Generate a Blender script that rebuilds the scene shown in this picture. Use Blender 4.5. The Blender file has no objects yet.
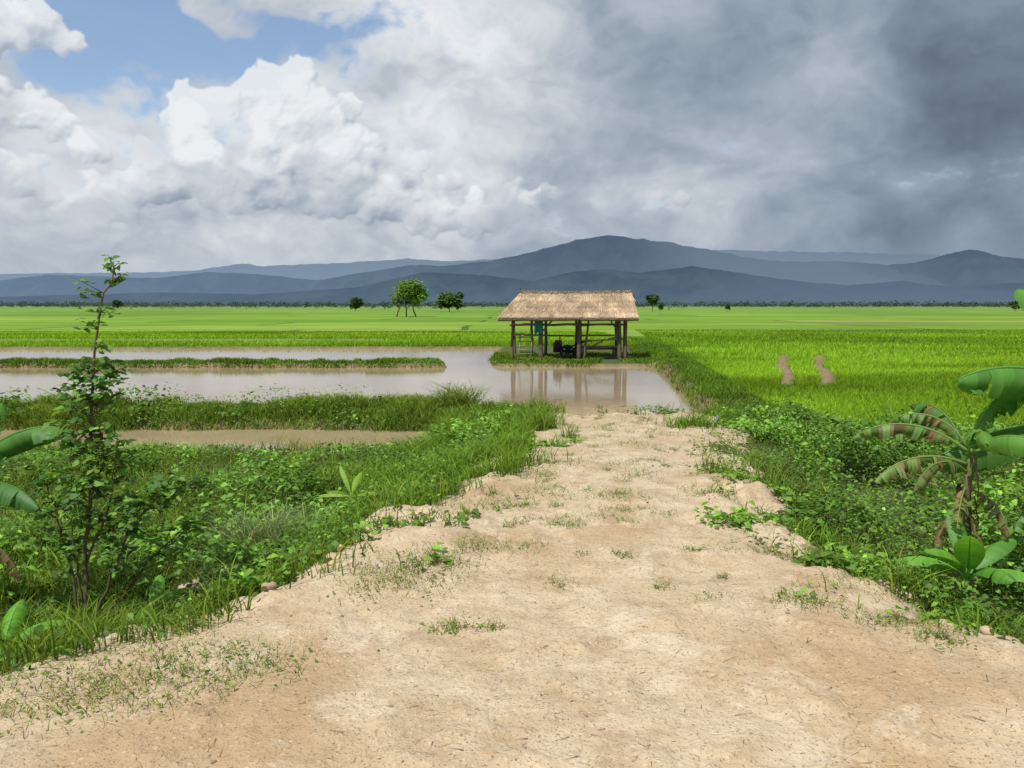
import bpy, math, numpy as np
from mathutils import Vector
R = np.random.RandomState(7)
scene = bpy.context.scene
COL = scene.collection

# ------------------------------------------------------------------ noise
PERM = np.random.RandomState(3).rand(512, 512)
def vnoise(x, y, seed=0):
    x = np.asarray(x, float) + seed * 17.37; y = np.asarray(y, float) + seed * 9.91
    xi = np.floor(x).astype(int); yi = np.floor(y).astype(int)
    fx = x - xi; fy = y - yi
    fx = fx * fx * (3 - 2 * fx); fy = fy * fy * (3 - 2 * fy)
    g = lambda a, b: PERM[a % 512, b % 512]
    return (g(xi, yi) * (1 - fx) + g(xi + 1, yi) * fx) * (1 - fy) + (g(xi, yi + 1) * (1 - fx) + g(xi + 1, yi + 1) * fx) * fy
def fbm(x, y, o=4, seed=0, g=.5):
    s = 0; a = .5; t = 0
    for i in range(o):
        s = s + a * vnoise(x, y, seed + i * 3); t += a; a *= g
        x, y = (x * .8 - y * .6) * 2.03, (x * .6 + y * .8) * 2.03
    return s / t
def sstep(a, b, v):
    t = np.clip((v - a) / (b - a), 0, 1); return t * t * (3 - 2 * t)

# ------------------------------------------------------------------ node helpers
class NT:
    def __init__(s, nt):
        s.nt = nt; s.n = nt.nodes; s.l = nt.links
    def node(s, t, **kw):
        n = s.n.new(t)
        for k, v in kw.items(): setattr(n, k, v)
        return n
    def put(s, sock, v):
        if v is None: return
        if isinstance(v, bpy.types.NodeSocket): s.l.new(v, sock)
        else: sock.default_value = v
    def M(s, op, a, b=None, c=None, clamp=False):
        n = s.node('ShaderNodeMath', operation=op, use_clamp=clamp)
        s.put(n.inputs[0], a); s.put(n.inputs[1], b); s.put(n.inputs[2], c)
        return n.outputs[0]
    def V(s, op, a, b=None, scale=None):
        n = s.node('ShaderNodeVectorMath', operation=op)
        s.put(n.inputs[0], a); s.put(n.inputs[1], b)
        if scale is not None: s.put(n.inputs['Scale'], scale)
        return n.outputs[0]
    def comb(s, x, y, z=0.0):
        n = s.node('ShaderNodeCombineXYZ'); s.put(n.inputs[0], x); s.put(n.inputs[1], y); s.put(n.inputs[2], z); return n.outputs[0]
    def noise(s, vec, scale, detail=5, rough=.5, dist=0, col=False):
        n = s.node('ShaderNodeTexNoise'); s.put(n.inputs['Vector'], vec)
        n.inputs['Scale'].default_value = scale; n.inputs['Detail'].default_value = detail
        n.inputs['Roughness'].default_value = rough; n.inputs['Distortion'].default_value = dist
        return n.outputs['Color' if col else 0]
    def vor(s, vec, scale, detail=0, rough=.5, feature='F1', out='Distance'):
        n = s.node('ShaderNodeTexVoronoi', feature=feature); s.put(n.inputs['Vector'], vec)
        n.inputs['Scale'].default_value = scale
        if 'Detail' in n.inputs: n.inputs['Detail'].default_value = detail; n.inputs['Roughness'].default_value = rough
        return n.outputs[out]
    def mr(s, v, a, b, c=0.0, d=1.0, smooth=False):
        n = s.node('ShaderNodeMapRange'); n.interpolation_type = 'SMOOTHSTEP' if smooth else 'LINEAR'
        s.put(n.inputs[0], v)
        for i, q in enumerate((a, b, c, d)): s.put(n.inputs[i + 1], q)
        return n.outputs[0]
    def mix(s, f, a, b, blend='MIX'):
        n = s.node('ShaderNodeMix', data_type='RGBA', blend_type=blend)
        s.put(n.inputs[0], f)
        for i, q in ((6, a), (7, b)):
            if isinstance(q, tuple): q = (*q, 1) if len(q) == 3 else q
            s.put(n.inputs[i], q)
        return n.outputs[2]
    def ramp(s, v, stops):
        n = s.node('ShaderNodeValToRGB'); e = n.color_ramp.elements
        while len(e) < len(stops): e.new(.5)
        for i, (p, c) in enumerate(stops): e[i].position = p; e[i].color = (*c, 1)
        s.put(n.inputs[0], v); return n.outputs[0]

def new_mat(name):
    m = bpy.data.materials.new(name); m.use_nodes = True
    N = NT(m.node_tree); b = N.n['Principled BSDF']; return m, N, b

def simple_mat(name, c, rough=.7, var=.25, scale=8, bump=.3, metallic=0):
    m, N, b = new_mat(name)
    tc = N.node('ShaderNodeTexCoord').outputs['Object']
    n = N.noise(tc, scale, 6, .6)
    f = N.mr(n, .25, .75, 1 - var, 1 + var)
    col = N.mix(1.0, tuple(c), N.comb(f, f, f), 'MULTIPLY')
    N.put(b.inputs['Base Color'], col); b.inputs['Roughness'].default_value = rough
    b.inputs['Metallic'].default_value = metallic
    bp = N.node('ShaderNodeBump'); bp.inputs['Strength'].default_value = bump; bp.inputs['Distance'].default_value = .01
    N.put(bp.inputs['Height'], N.noise(tc, scale * 4, 4, .6)); N.put(b.inputs['Normal'], bp.outputs[0])
    return m

def leaf_mat(name, trans=.35, rough=.55, spec=.3):
    m, N, b = new_mat(name)
    a = N.node('ShaderNodeAttribute', attribute_name='Col').outputs['Color']
    if trans > .2:
        d = N.node('ShaderNodeBsdfDiffuse'); N.put(d.inputs[0], a)
        t = N.node('ShaderNodeBsdfTranslucent')
        N.put(t.inputs[0], N.mix(1.0, a, (1.3, 1.3, .6), 'MULTIPLY'))
        mx = N.node('ShaderNodeMixShader'); mx.inputs[0].default_value = trans
        N.l.new(d.outputs[0], mx.inputs[1]); N.l.new(t.outputs[0], mx.inputs[2])
        last = mx.outputs[0]
        if spec > 0:
            g = N.node('ShaderNodeBsdfGlossy'); g.inputs['Roughness'].default_value = rough; g.inputs[0].default_value = (.9, .95, 1, 1)
            m2 = N.node('ShaderNodeMixShader'); m2.inputs[0].default_value = spec * .12
            N.l.new(last, m2.inputs[1]); N.l.new(g.outputs[0], m2.inputs[2]); last = m2.outputs[0]
        N.n.remove(b)
        N.l.new(last, N.n['Material Output'].inputs[0])
    else:
        N.put(b.inputs['Base Color'], a); b.inputs['Roughness'].default_value = rough; b.inputs['Specular IOR Level'].default_value = spec
    return m
MAT_LEAF = leaf_mat('leaf', .33, .6, .15); MAT_GRASS = leaf_mat('grass_blade', .3, .6, 0)
MAT_BANANA = leaf_mat('banana_leaf', .42, .55, .22)
MAT_STRAW = leaf_mat('straw', .08, .85, .1)

# ------------------------------------------------------------------ mesh helpers
def link(o, parent=None):
    COL.objects.link(o)
    if parent: o.parent = parent
    return o
def np_mesh(name, V, T, C=None, mat=None, smooth=False, parent=None):
    me = bpy.data.meshes.new(name)
    V = np.asarray(V, np.float32); T = np.asarray(T, np.int32); k = T.shape[1]
    me.vertices.add(len(V)); me.vertices.foreach_set('co', V.ravel())
    me.loops.add(T.size); me.loops.foreach_set('vertex_index', T.ravel())
    me.polygons.add(len(T)); me.polygons.foreach_set('loop_start', np.arange(0, T.size, k, dtype=np.int32))
    me.update(calc_edges=True)
    if smooth: me.polygons.foreach_set('use_smooth', np.ones(len(T), bool))
    if C is not None:
        a = me.color_attributes.new('Col', 'FLOAT_COLOR', 'POINT')
        cc = np.ones((len(V), 4), np.float32); cc[:, :3] = C; a.data.foreach_set('color', cc.ravel())
    if mat: me.materials.append(mat)
    o = bpy.data.objects.new(name, me); return link(o, parent)

class Buf:
    def __init__(s): s.V = []; s.T = []; s.C = []; s.n = 0
    def add(s, V, T, C):
        V = np.asarray(V, float); C = np.asarray(C, float)
        if C.ndim == 1: C = np.tile(C, (len(V), 1))
        s.V.append(V); s.T.append(np.asarray(T, int) + s.n); s.C.append(C); s.n += len(V)
    def make(s, name, mat, smooth=False, parent=None):
        return np_mesh(name, np.vstack(s.V), np.vstack(s.T), np.vstack(s.C), mat, smooth, parent)

def norm(v): return v / np.maximum(np.linalg.norm(v, axis=-1, keepdims=True), 1e-9)

def blades(buf, P, h, w, col, lean=.35, segs=2, rs=R):
    n = len(P); h = np.broadcast_to(h, n); w = np.broadcast_to(w, n)
    az = rs.rand(n) * 6.283; fa = rs.rand(n) * 6.283
    ln = h * lean * (.3 + 1.2 * rs.rand(n))
    d = np.stack([np.cos(az), np.sin(az), 0 * az], 1); s = np.stack([np.cos(fa), np.sin(fa), 0 * az], 1)
    rows = []; cr = []
    for i in range(segs):
        t = i / segs
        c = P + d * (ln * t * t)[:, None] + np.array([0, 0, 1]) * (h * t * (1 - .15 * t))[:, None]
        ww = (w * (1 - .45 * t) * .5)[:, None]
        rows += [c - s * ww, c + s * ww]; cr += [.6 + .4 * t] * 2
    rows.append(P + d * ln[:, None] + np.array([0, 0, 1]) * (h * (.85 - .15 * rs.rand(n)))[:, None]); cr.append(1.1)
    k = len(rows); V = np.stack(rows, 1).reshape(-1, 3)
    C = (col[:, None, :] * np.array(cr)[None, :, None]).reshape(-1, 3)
    T = []
    for i in range(segs - 1):
        a = 2 * i; T += [[a, a + 1, a + 3], [a, a + 3, a + 2]]
    a = 2 * (segs - 1); T.append([a, a + 1, a + 2])
    T = (np.array(T)[None] + (np.arange(n) * k)[:, None, None]).reshape(-1, 3)
    buf.add(V, T, C)

def leaves(buf, P, L, W, col, up=.6, rs=R, out=None):
    n = len(P); L = np.broadcast_to(L, n)[:, None]; W = np.broadcast_to(W, n)[:, None]
    az = rs.rand(n) * 6.283
    d = np.stack([np.cos(az), np.sin(az), (rs.rand(n) - .55) * 1.1], 1)
    if out is not None: d = d * .8 + out
    d = norm(d)
    u = norm(np.stack([rs.randn(n) * (1 - up), rs.randn(n) * (1 - up), np.ones(n) * .8], 1))
    s = norm(np.cross(d, u)); nn = np.cross(s, d)
    f = .18 * W
    v = [P, P + d * L * .35 - s * W * .5 + nn * f, P + d * L * .35 + s * W * .5 + nn * f,
         P + d * L * .72 - s * W * .36 + nn * f * .3 - nn * L * .05, P + d * L * .72 + s * W * .36 + nn * f * .3 - nn * L * .05, P + d * L - nn * L * .16]
    V = np.stack(v, 1).reshape(-1, 3)
    T = np.array([[0, 2, 1], [1, 2, 4], [1, 4, 3], [3, 4, 5]])
    T = (T[None] + (np.arange(n) * 6)[:, None, None]).reshape(-1, 3)
    buf.add(V, T, np.repeat(col, 6, 0))

def vary(base, n, lum=.3, yel=.3, rs=R):
    c = np.tile(np.array(base, float), (n, 1)) * np.exp(rs.randn(n, 1) * lum)
    y = np.abs(rs.randn(n)) * yel; c[:, 0] *= 1 + y; c[:, 1] *= 1 + y * .25
    return np.clip(c, 0, .7)

def tube_into(buf, pts, radii, col, sides=7):
    pts = np.asarray(pts, float); n = len(pts); radii = np.broadcast_to(radii, n)
    V = []
    for i in range(n):
        t = pts[min(i + 1, n - 1)] - pts[max(i - 1, 0)]; t = t / (np.linalg.norm(t) + 1e-9)
        a = np.cross(t, [0.13, .97, .2]) if abs(t[1]) < .9 else np.cross(t, [1, 0, .1]); a /= np.linalg.norm(a); b = np.cross(t, a)
        for k in range(sides):
            q = 2 * math.pi * k / sides
            V.append(pts[i] + radii[i] * (math.cos(q) * a + math.sin(q) * b))
    V.append(pts[0]); V.append(pts[-1]); T = []
    for i in range(n - 1):
        for k in range(sides):
            a = i * sides + k; b = i * sides + (k + 1) % sides
            T += [[a, b, b + sides], [a, b + sides, a + sides]]
    for k in range(sides):
        T.append([n * sides, (k + 1) % sides, k]); T.append([n * sides + 1, (n - 1) * sides + k, (n - 1) * sides + (k + 1) % sides])
    buf.add(V, T, col)

def wobble(p0, p1, n, amp, rs=R):
    p0 = np.array(p0, float); p1 = np.array(p1, float)
    t = np.linspace(0, 1, n)[:, None]; p = p0 + (p1 - p0) * t
    j = rs.randn(n, 3) * amp; j[0] = 0; j[-1] *= .3
    return p + j
def tube(name, pts, radii, mat, parent=None, sides=8):
    b = Buf(); tube_into(b, pts, radii, (.5, .5, .5), sides); o = b.make(name, mat, True, parent); return o
def box_into(buf, c, s, col=(.5, .5, .5), rz=0, ry=0):
    v = np.array([[x, y, z] for x in (-.5, .5) for y in (-.5, .5) for z in (-.5, .5)]) * np.array(s)
    cy, sy = math.cos(ry), math.sin(ry); v = v @ np.array([[cy, 0, -sy], [0, 1, 0], [sy, 0, cy]])
    cz, sz = math.cos(rz), math.sin(rz); v = v @ np.array([[cz, sz, 0], [-sz, cz, 0], [0, 0, 1]])
    q = [[0, 1, 3, 2], [4, 6, 7, 5], [0, 4, 5, 1], [2, 3, 7, 6], [0, 2, 6, 4], [1, 5, 7, 3]]
    T = []
    for f in q: T += [[f[0], f[1], f[2]], [f[0], f[2], f[3]]]
    buf.add(v + np.array(c), T, col)

# ------------------------------------------------------------------ terrain functions
def edge_l(y): return np.interp(y, [-5, 2.6, 3.2, 3.72, 4.19, 4.78, 5.56, 6.6, 9, 11, 13.9, 16], [-40, -9, -4.2, -2.9, -2.3, -1.6, -1.05, -.8, -.02, .3, .5, .6])
def edge_r(y): return np.interp(y, [-5, 2.3, 3.0, 3.94, 4.78, 5.56, 8.5, 11, 13.9, 16], [40, 8, 4.3, 2.75, 2.3, 2.05, 2.15, 2.75, 3.5, 3.8])
def track_s(x, y):
    n = (fbm(x * 1.6, y * 1.6, 4, 5) - .5) * 1.1
    return np.minimum(np.minimum(x - edge_l(y), edge_r(y) - x), 14.7 - y) + n
def pond_right(y): return 4.4 + (y - 18.2) * .1016
def pond_mask(x, y):
    nz = (fbm(x * .6, y * .6, 4, 11) - .5) * .9
    near = np.interp(x, [-2, -.3, .6, 3.6, 4.4], [18.0, 17.8, 15.6, 15.6, 16.2])
    far = np.where(x > -.9, 32.6, 32.2)
    A = np.minimum(np.minimum(y - near, far - y), pond_right(y) - x)
    B = np.minimum(np.minimum(y - np.interp(x, [-3.0, -2.4], [33.7, 31.5]), 46 - y), -.9 - x)
    C = np.minimum(np.minimum(y - 13.1, 16.0 - y), -1.5 - x)
    D = np.minimum(np.minimum(y - 54, 58 - y), -9 - x)
    return np.maximum(np.maximum(np.maximum(A, B), C), D) + nz * .45
def path_d(x, y):
    w_ = (vnoise(y * .25, y * 0, 9) - .5) * .25
    return np.minimum(np.abs(x + w_ - (8.0 + (y - 23) * .315)), np.abs(x + w_ - (9.5 + (y - 24) * .35)))
def tracks_bare(x, y, w=0.0):
    return sstep(.24 + w, .10 + w, path_d(x, y) + (vnoise(x * 2, y * 2, 4) - .5) * .2) * sstep(22, 24, y) * sstep(38, 36, y)
def height(x, y):
    s = track_s(x, y)
    land = .12 + .06 * (fbm(x * .7, y * .7, 3, 2) - .5)
    land = land + .12 * sstep(16.0, 16.7, y) * sstep(18.1, 17.5, y) * sstep(1, 0, x)
    dk = np.abs(x - (pond_right(y) + .9))
    land = land + .20 * sstep(1.2, .5, dk) * sstep(12, 15, y) * sstep(75, 60, y)
    land = land + .06 * sstep(32, 32.5, y) * sstep(33.9, 33.4, y) * sstep(-2.4, -3, x)
    rice = np.maximum(sstep(1.2, 1.8, x - pond_right(y)) * sstep(12, 15, y), sstep(46.2, 47.5, y))
    land = land * (1 - rice) + .06 * rice + .2 * tracks_bare(x, y)
    p = sstep(-.25, .35, pond_mask(x, y))
    land = land * (1 - p) - .3 * p
    zp = np.interp(y, [0, 8, 14.6], [.7, .7, .52]) + .05 * (fbm(x * .9, y * .9, 4, 21) - .5) * 2 + .03 * (fbm(x * 5, y * 5, 4, 22) - .5)
    cl = fbm(x * 9, y * 9, 2, 24); zp = zp + .02 * sstep(.6, .8, cl)
    cx = (edge_l(y) + edge_r(y)) / 2
    zp = zp - .03 * (np.exp(-((x - cx - .75) / .22) ** 2) + np.exp(-((x - cx + .75) / .22) ** 2)) * sstep(4, 6, y)
    t = sstep(-1.9, .3, s)
    rough = (fbm(x * 4, y * 4, 4, 31) - .5) * .14 * sstep(-1.3, -.5, s) * sstep(.3, -.1, s)
    near = sstep(30, 20, y)
    return land * (1 - t) + zp * t + rough + .02 * (fbm(x * 4, y * 4, 3, 8) - .5) * near

def axis(a, b, d, grow, lim_lo, lim_hi):
    c = list(np.arange(a, b, d)); q = d; lo = []; v = a
    while v > lim_lo: q *= grow; v -= q; lo.append(v)
    q = d; v = c[-1]; hi = []
    while v < lim_hi: q *= grow; v += q; hi.append(v)
    return np.array(lo[::-1] + c + hi)
def axis2(segs):
    out = []
    for a, b, d in segs: out += list(np.arange(a, b, d))
    return out
xs = np.concatenate([axis(-9, -3.6, .075, 1.035, -9000, -3.7), np.arange(-3.6, 3.4, .035), axis(3.4, 7.5, .07, 1.035, 3.5, 9000)]); xs = np.unique(np.round(xs, 4))
xs = xs[np.concatenate([[True], np.diff(xs) > .02])]
ys0 = axis2([(-1.0, 2.4, .2), (2.4, 7, .03), (7, 10, .05), (10, 17.6, .08), (17.6, 34.2, .14), (34.2, 60, .3)])
ys = list(ys0); q = .3
while ys[-1] < 12000: q *= 1.07; ys.append(ys[-1] + q)
ys = np.array([-3000, -600, -120, -30, -8, -3] + ys)
X, Y = np.meshgrid(xs, ys); Z = height(X, Y)
Z = np.where(Y < -1, .7, Z)
nx, ny = len(xs), len(ys)
idx = np.arange(nx * ny).reshape(ny, nx)
F = np.stack([idx[:-1, :-1], idx[:-1, 1:], idx[1:, 1:], idx[1:, :-1]], -1).reshape(-1, 4)
S = track_s(X, Y)
def bare_patch(x, y):
    g = lambda cx, cy, rx, ry: np.exp(-((x - cx) / rx) ** 2 - ((y - cy) / ry) ** 2)
    return np.clip(g(12.5, 26.5, 1.0, 1.0) * .6 + g(52, 112, 16, 6) * .9 + g(30, 78, 6, 2) * .5, 0, 1)
dirt = sstep(-.85, .0, S)
rice = np.maximum(sstep(1.0, 1.9, X - pond_right(Y)) * sstep(11.5, 14, Y), sstep(46, 47, Y))
rice = rice * (1 - tracks_bare(X, Y)) * (1 - dirt) * (1 - .6 * bare_patch(X, Y))
mud = np.maximum(sstep(-.45, .0, pond_mask(X, Y)), np.maximum(tracks_bare(X, Y), .8 * bare_patch(X, Y))) * (1 - dirt)
Cc = np.stack([dirt, rice, mud], -1).reshape(-1, 3)

mt, N, b = new_mat('ground')
geo = N.node('ShaderNodeNewGeometry'); pos = geo.outputs['Position']
att = N.node('ShaderNodeAttribute', attribute_name='Col').outputs['Color']
sep = N.node('ShaderNodeSeparateColor'); N.l.new(att, sep.inputs[0])
n1 = N.noise(pos, .8, 5, .65); n2 = N.noise(pos, 3.2, 6, .7); n3 = N.noise(pos, 28, 3, .7); n4 = N.noise(pos, 1.9, 4, .7, .6)
c = N.ramp(n2, [(.3, (.37, .275, .17)), (.5, (.49, .385, .255)), (.68, (.58, .475, .335))])
c = N.mix(N.mr(n1, .5, .64, 0, .7, True), c, (.37, .25, .135))
c = N.mix(N.mr(n4, .5, .66, 0, .6, True), c, (.61, .515, .38))
c = N.mix(N.mr(n3, .52, .72, 0, .5), c, (.27, .185, .105))
vd = N.vor(pos, 22)
c = N.mix(N.mr(vd, .1, .24, .4, 0), c, (.64, .56, .44))
sp = N.noise(pos, 75, 1, .5)
c = N.mix(N.mr(sp, .62, .7, 0, .75), c, (.17, .115, .065))
dirtc = c
soil = N.ramp(n2, [(.3, (.04, .06, .018)), (.55, (.085, .11, .035)), (.75, (.18, .15, .08))])
sx = N.node('ShaderNodeSeparateXYZ'); N.l.new(pos, sx.inputs[0])
br = N.node('ShaderNodeTexBrick'); N.put(br.inputs['Vector'], N.V('ADD', pos, N.V('SCALE', N.noise(pos, .02, 1, .5, 0, True), None, 9.0)))
br.inputs['Scale'].default_value = 1; br.inputs['Brick Width'].default_value = 46; br.inputs['Row Height'].default_value = 17
br.inputs['Mortar Size'].default_value = .5; br.inputs['Mortar Smooth'].default_value = .4; br.offset = .37; br.squash = 1.6; br.squash_frequency = 3
br.inputs['Color1'].default_value = (0, 0, 0, 1); br.inputs['Color2'].default_value = (1, 1, 1, 1); br.inputs['Mortar'].default_value = (.5, .5, .5, 1)
plot = N.ramp(br.outputs[0], [(0, (.115, .235, .02)), (.35, (.175, .315, .024)), (.7, (.215, .35, .036)), (1, (.29, .37, .07))])
pn = N.noise(N.V('MULTIPLY', pos, (.25, .9, 1)), .35, 5, .6)
plot = N.mix(N.mr(pn, .35, .65, 0, .6), plot, (.10, .205, .02))
plot = N.mix(N.mr(N.noise(pos, .012, 4, .6), .45, .62, 0, .55, True), plot, (.08, .165, .025))
plot = N.mix(N.M('MULTIPLY', br.outputs[1], .85), plot, (.045, .095, .018))
hz = N.mr(sx.outputs[1], 150, 1400, 0, .8)  # distance haze mixed into the field colour
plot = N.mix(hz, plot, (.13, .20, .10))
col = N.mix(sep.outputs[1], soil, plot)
mudc = N.ramp(n2, [(.3, (.18, .12, .07)), (.7, (.29, .215, .135))])
col = N.mix(sep.outputs[2], col, mudc)
dm = N.mr(N.M('ADD', sep.outputs[0], N.M('MULTIPLY', N.M('SUBTRACT', n2, .5), 1.2)), .35, .65, 0, 1, True)
col = N.mix(dm, col, dirtc)
N.put(b.inputs['Base Color'], col); b.inputs['Roughness'].default_value = .95; b.inputs['Specular IOR Level'].default_value = .1
hsum = N.M('ADD', N.M('MULTIPLY', n2, .5), N.M('ADD', N.M('MULTIPLY', n3, .2), N.M('MULTIPLY', N.mr(vd, 0, .3, 1, 0), .05)))
bp = N.node('ShaderNodeBump'); bp.inputs['Strength'].default_value = .8; bp.inputs['Distance'].default_value = .08
N.put(bp.inputs['Height'], hsum); N.put(b.inputs['Normal'], bp.outputs[0])
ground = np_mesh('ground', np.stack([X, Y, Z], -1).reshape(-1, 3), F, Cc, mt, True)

# ------------------------------------------------------------------ water
mw, N, b = new_mat('muddy_water')
pos = N.node('ShaderNodeNewGeometry').outputs['Position']
wn = N.noise(pos, .25, 3, .6)
N.put(b.inputs['Base Color'], N.ramp(wn, [(.3, (.29, .22, .13)), (.7, (.39, .305, .19))]))
b.inputs['Roughness'].default_value = .04; b.inputs['IOR'].default_value = 1.33
bp = N.node('ShaderNodeBump'); bp.inputs['Strength'].default_value = .12; bp.inputs['Distance'].default_value = .02
N.put(bp.inputs['Height'], N.noise(N.V('MULTIPLY', pos, (1, 2.2, 1)), 3.0, 3, .6)); N.put(b.inputs['Normal'], bp.outputs[0])
np_mesh('water', [[-90, 12, 0], [7, 12, 0], [7, 60, 0], [-90, 60, 0]], [[0, 1, 2, 3]], None, mw)

# ------------------------------------------------------------------ vegetation scatter
def pts_in(n, x0, x1, y0, y1, keep, rs=R):
    x = x0 + (x1 - x0) * rs.rand(n); y = y0 + (y1 - y0) * rs.rand(n)
    k = keep(x, y) > rs.rand(n); return x[k], y[k]
BUMPS = [(3.9, 11.2, .7, .8), (4.5, 9.6, .7, .7), (5.7, 10.2, 1.0, .7), (4.0, 7.6, .55, .6), (5.2, 7.6, .8, .65), (3.2, 9.4, .4, .35), (7.5, 11, 1.3, .5), (6.4, 12.5, .8, .35), (3.0, 7.2, .35, .3), (4.9, 12.6, .5, .4), (3.5, 6.4, .35, .4), (3.7, 5.9, .35, .35),
         (-1.7, 9.8, .6, .45), (-.7, 11.2, .5, .38), (-3.1, 9.3, .7, .35), (-.2, 13.6, .6, .25), (-4.6, 9.4, .7, .35), (-2.0, 7.4, .5, .2), (3.6, 13.0, .5, .25), (-6.0, 10.3, .6, .35), (-3.9, 7.9, .45, .3),
         (-5.2, 17.1, 1.2, .42), (-3.2, 17.1, .8, .25), (-1.2, 17.0, .55, .25), (-7.5, 8.5, 1.0, .35), (-7.6, 17.1, .8, .32), (-10, 17.1, .9, .3)]
def veg_h(x, y):
    h = .04 + .26 * sstep(.4, .7, fbm(x * 1.1, y * 1.1, 3, 41)) + .12 * fbm(x * 4, y * 4, 2, 43)
    for cx, cy, r, a in BUMPS: h = h + a * np.exp(-((x - cx) ** 2 + (y - cy) ** 2) / r ** 2)
    s = track_s(x, y)
    h = h * (.2 + .8 * sstep(.1, -1.0, s))
    h = h * (1 - .5 * sstep(11.6, 12.6, y) * sstep(13.5, 13.4, y) * (x < -1.5))
    return h
def frus(x, y, m=.85): return (np.abs(x) < m * y + 1.2).astype(float)
lb = Buf()
def cover(x, y):
    s = track_s(x, y)
    return sstep(.15, -.6, s + (fbm(x * 2.2, y * 2.2, 3, 51) - .5) * 2.4) * frus(x, y) * (pond_mask(x, y) < .0)
for (n, x0, x1, y0, y1, sz) in [(115000, -9.5, 1, 3.2, 13.3, .037), (30000, -12, .8, 13.0, 18.2, .046), (110000, 1.6, 9.5, 3.2, 15.3, .038)]:
    def keep(x, y):
        pz = sstep(.38, .56, fbm(x * 1.3, y * 1.3, 3, 61) + .12 * (x > 1.5))
        bare = sstep(-.1, .5, fbm(x * .9, y * .9, 3, 64) - .15)
        return cover(x, y) * (.2 + .8 * pz) * bare
    x, y = pts_in(n, x0, x1, y0, y1, keep); m = len(x)
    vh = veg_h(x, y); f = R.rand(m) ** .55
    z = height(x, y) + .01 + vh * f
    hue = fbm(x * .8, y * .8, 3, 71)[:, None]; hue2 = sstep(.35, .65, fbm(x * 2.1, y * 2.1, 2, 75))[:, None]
    col = vary((.115, .255, .034), m, .3, .25) * (.45 + 1.1 * hue) * (.6 + .5 * f[:, None]) * (.65 + .55 * hue2)  # leaves low in a mound coloured darker, imitating inner shade
    L = sz * (.6 + .9 * R.rand(m)) * (1 + .8 * (hue[:, 0] > .55))
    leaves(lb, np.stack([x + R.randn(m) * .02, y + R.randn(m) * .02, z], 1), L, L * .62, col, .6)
lb.make('leafy_weeds', MAT_LEAF)

gb = Buf()
def grass_zone(n, x0, x1, y0, y1, h0, h1, w, base, keep, lean=.45, segs=2, lum=.25, yel=.35):
    x, y = pts_in(n, x0, x1, y0, y1, keep); m = len(x)
    z = height(x, y) - .01
    hv = fbm(x * 1.4, y * 1.4, 3, 81)
    h = (h0 + (h1 - h0) * sstep(.3, .7, hv)) * (.55 + .7 * R.rand(m))
    col = vary(base, m, lum, yel) * (.6 + .8 * fbm(x * .9, y * .9, 3, 83)[:, None])
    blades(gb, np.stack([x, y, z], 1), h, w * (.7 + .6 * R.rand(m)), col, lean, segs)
cv = cover
G1 = (.155, .29, .042)
grass_zone(70000, -9.5, 1.2, 3.6, 13.3, .10, .36, .010, G1, lambda x, y: cv(x, y) * (.12 + .88 * sstep(.42, .6, fbm(x * .9, y * .9, 3, 91))), .6, 3)
grass_zone(30000, -2.4, 1.0, 8.2, 15.8, .2, .45, .012, (.14, .28, .04), lambda x, y: cv(x, y) * sstep(1.6, .6, np.abs(x - edge_l(y) + .8)), .6, 3)
grass_zone(50000, -15, .9, 15.8, 18.3, .14, .42, .017, (.14, .255, .04), lambda x, y: (pond_mask(x, y) < .2) * frus(x, y), .55, 3)
grass_zone(34000, 1.9, 9, 3.6, 15, .12, .34, .010, G1, lambda x, y: cv(x, y) * (.12 + .88 * sstep(.4, .6, fbm(x * .9, y * .9, 3, 93))), .6, 3)
grass_zone(90000, 3.5, 11, 13.2, 60, .14, .26, .022, (.11, .235, .028), lambda x, y: sstep(1.7, 1.2, np.abs(x - pond_right(y) - .9)) * (track_s(x, y) < -.1) * (pond_mask(x, y) < .25) * np.clip(26 / y, 0, 1), .6, 2)
grass_zone(26000, -28, -2.2, 31.7, 34.3, .1, .24, .04, (.12, .245, .03), lambda x, y: (pond_mask(x, y) < .3) * 1., .5, 2)
grass_zone(16000, -1.2, 7.5, 32.2, 40, .08, .22, .03, (.12, .245, .03), lambda x, y: (pond_mask(x, y) < .3) * sstep(.3, .55, fbm(x, y, 3, 5)), .5, 2)
for (cx, cy, r, n, h, w, base) in [(-2.35, 7.3, .38, 900, .56, .009, (.20, .31, .14)), (-1.15, 17.0, .35, 500, .8, .02, (.18, .28, .06)), (-1.75, 6.9, .35, 500, .36, .009, (.14, .28, .05)),
                                   (-.6, 10.0, .4, 700, .42, .011, (.15, .29, .05)), (0, 12.6, .4, 600, .42, .012, (.15, .29, .05)), (-3.3, 6.5, .35, 500, .42, .010, (.13, .24, .05)),
                                   (2.9, 12.8, .4, 400, .3, .012, (.13, .27, .03)), (-4.6, 7.4, .4, 600, .5, .011, (.13, .25, .05)), (-1.3, 7.9, .3, 400, .38, .01, (.16, .29, .05)), (-3.6, 5.4, .3, 400, .36, .009, (.12, .25, .04)),
                                   (-2.6, 4.9, .3, 350, .22, .007, (.14, .26, .05)), (3.0, 5.6, .25, 300, .28, .008, (.14, .28, .04)), (2.6, 6.6, .25, 250, .22, .008, (.14, .28, .04)), (3.3, 5.0, .3, 400, .3, .008, (.13, .26, .04))]:
    x = cx + R.randn(n) * r * .55; y = cy + R.randn(n) * r * .55
    blades(gb, np.stack([x, y, height(x, y) - .01], 1), h * (.4 + .7 * R.rand(n)), w, vary(base, n, .25, .3), .8, 3)
gb.make('grass', MAT_GRASS)

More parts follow.
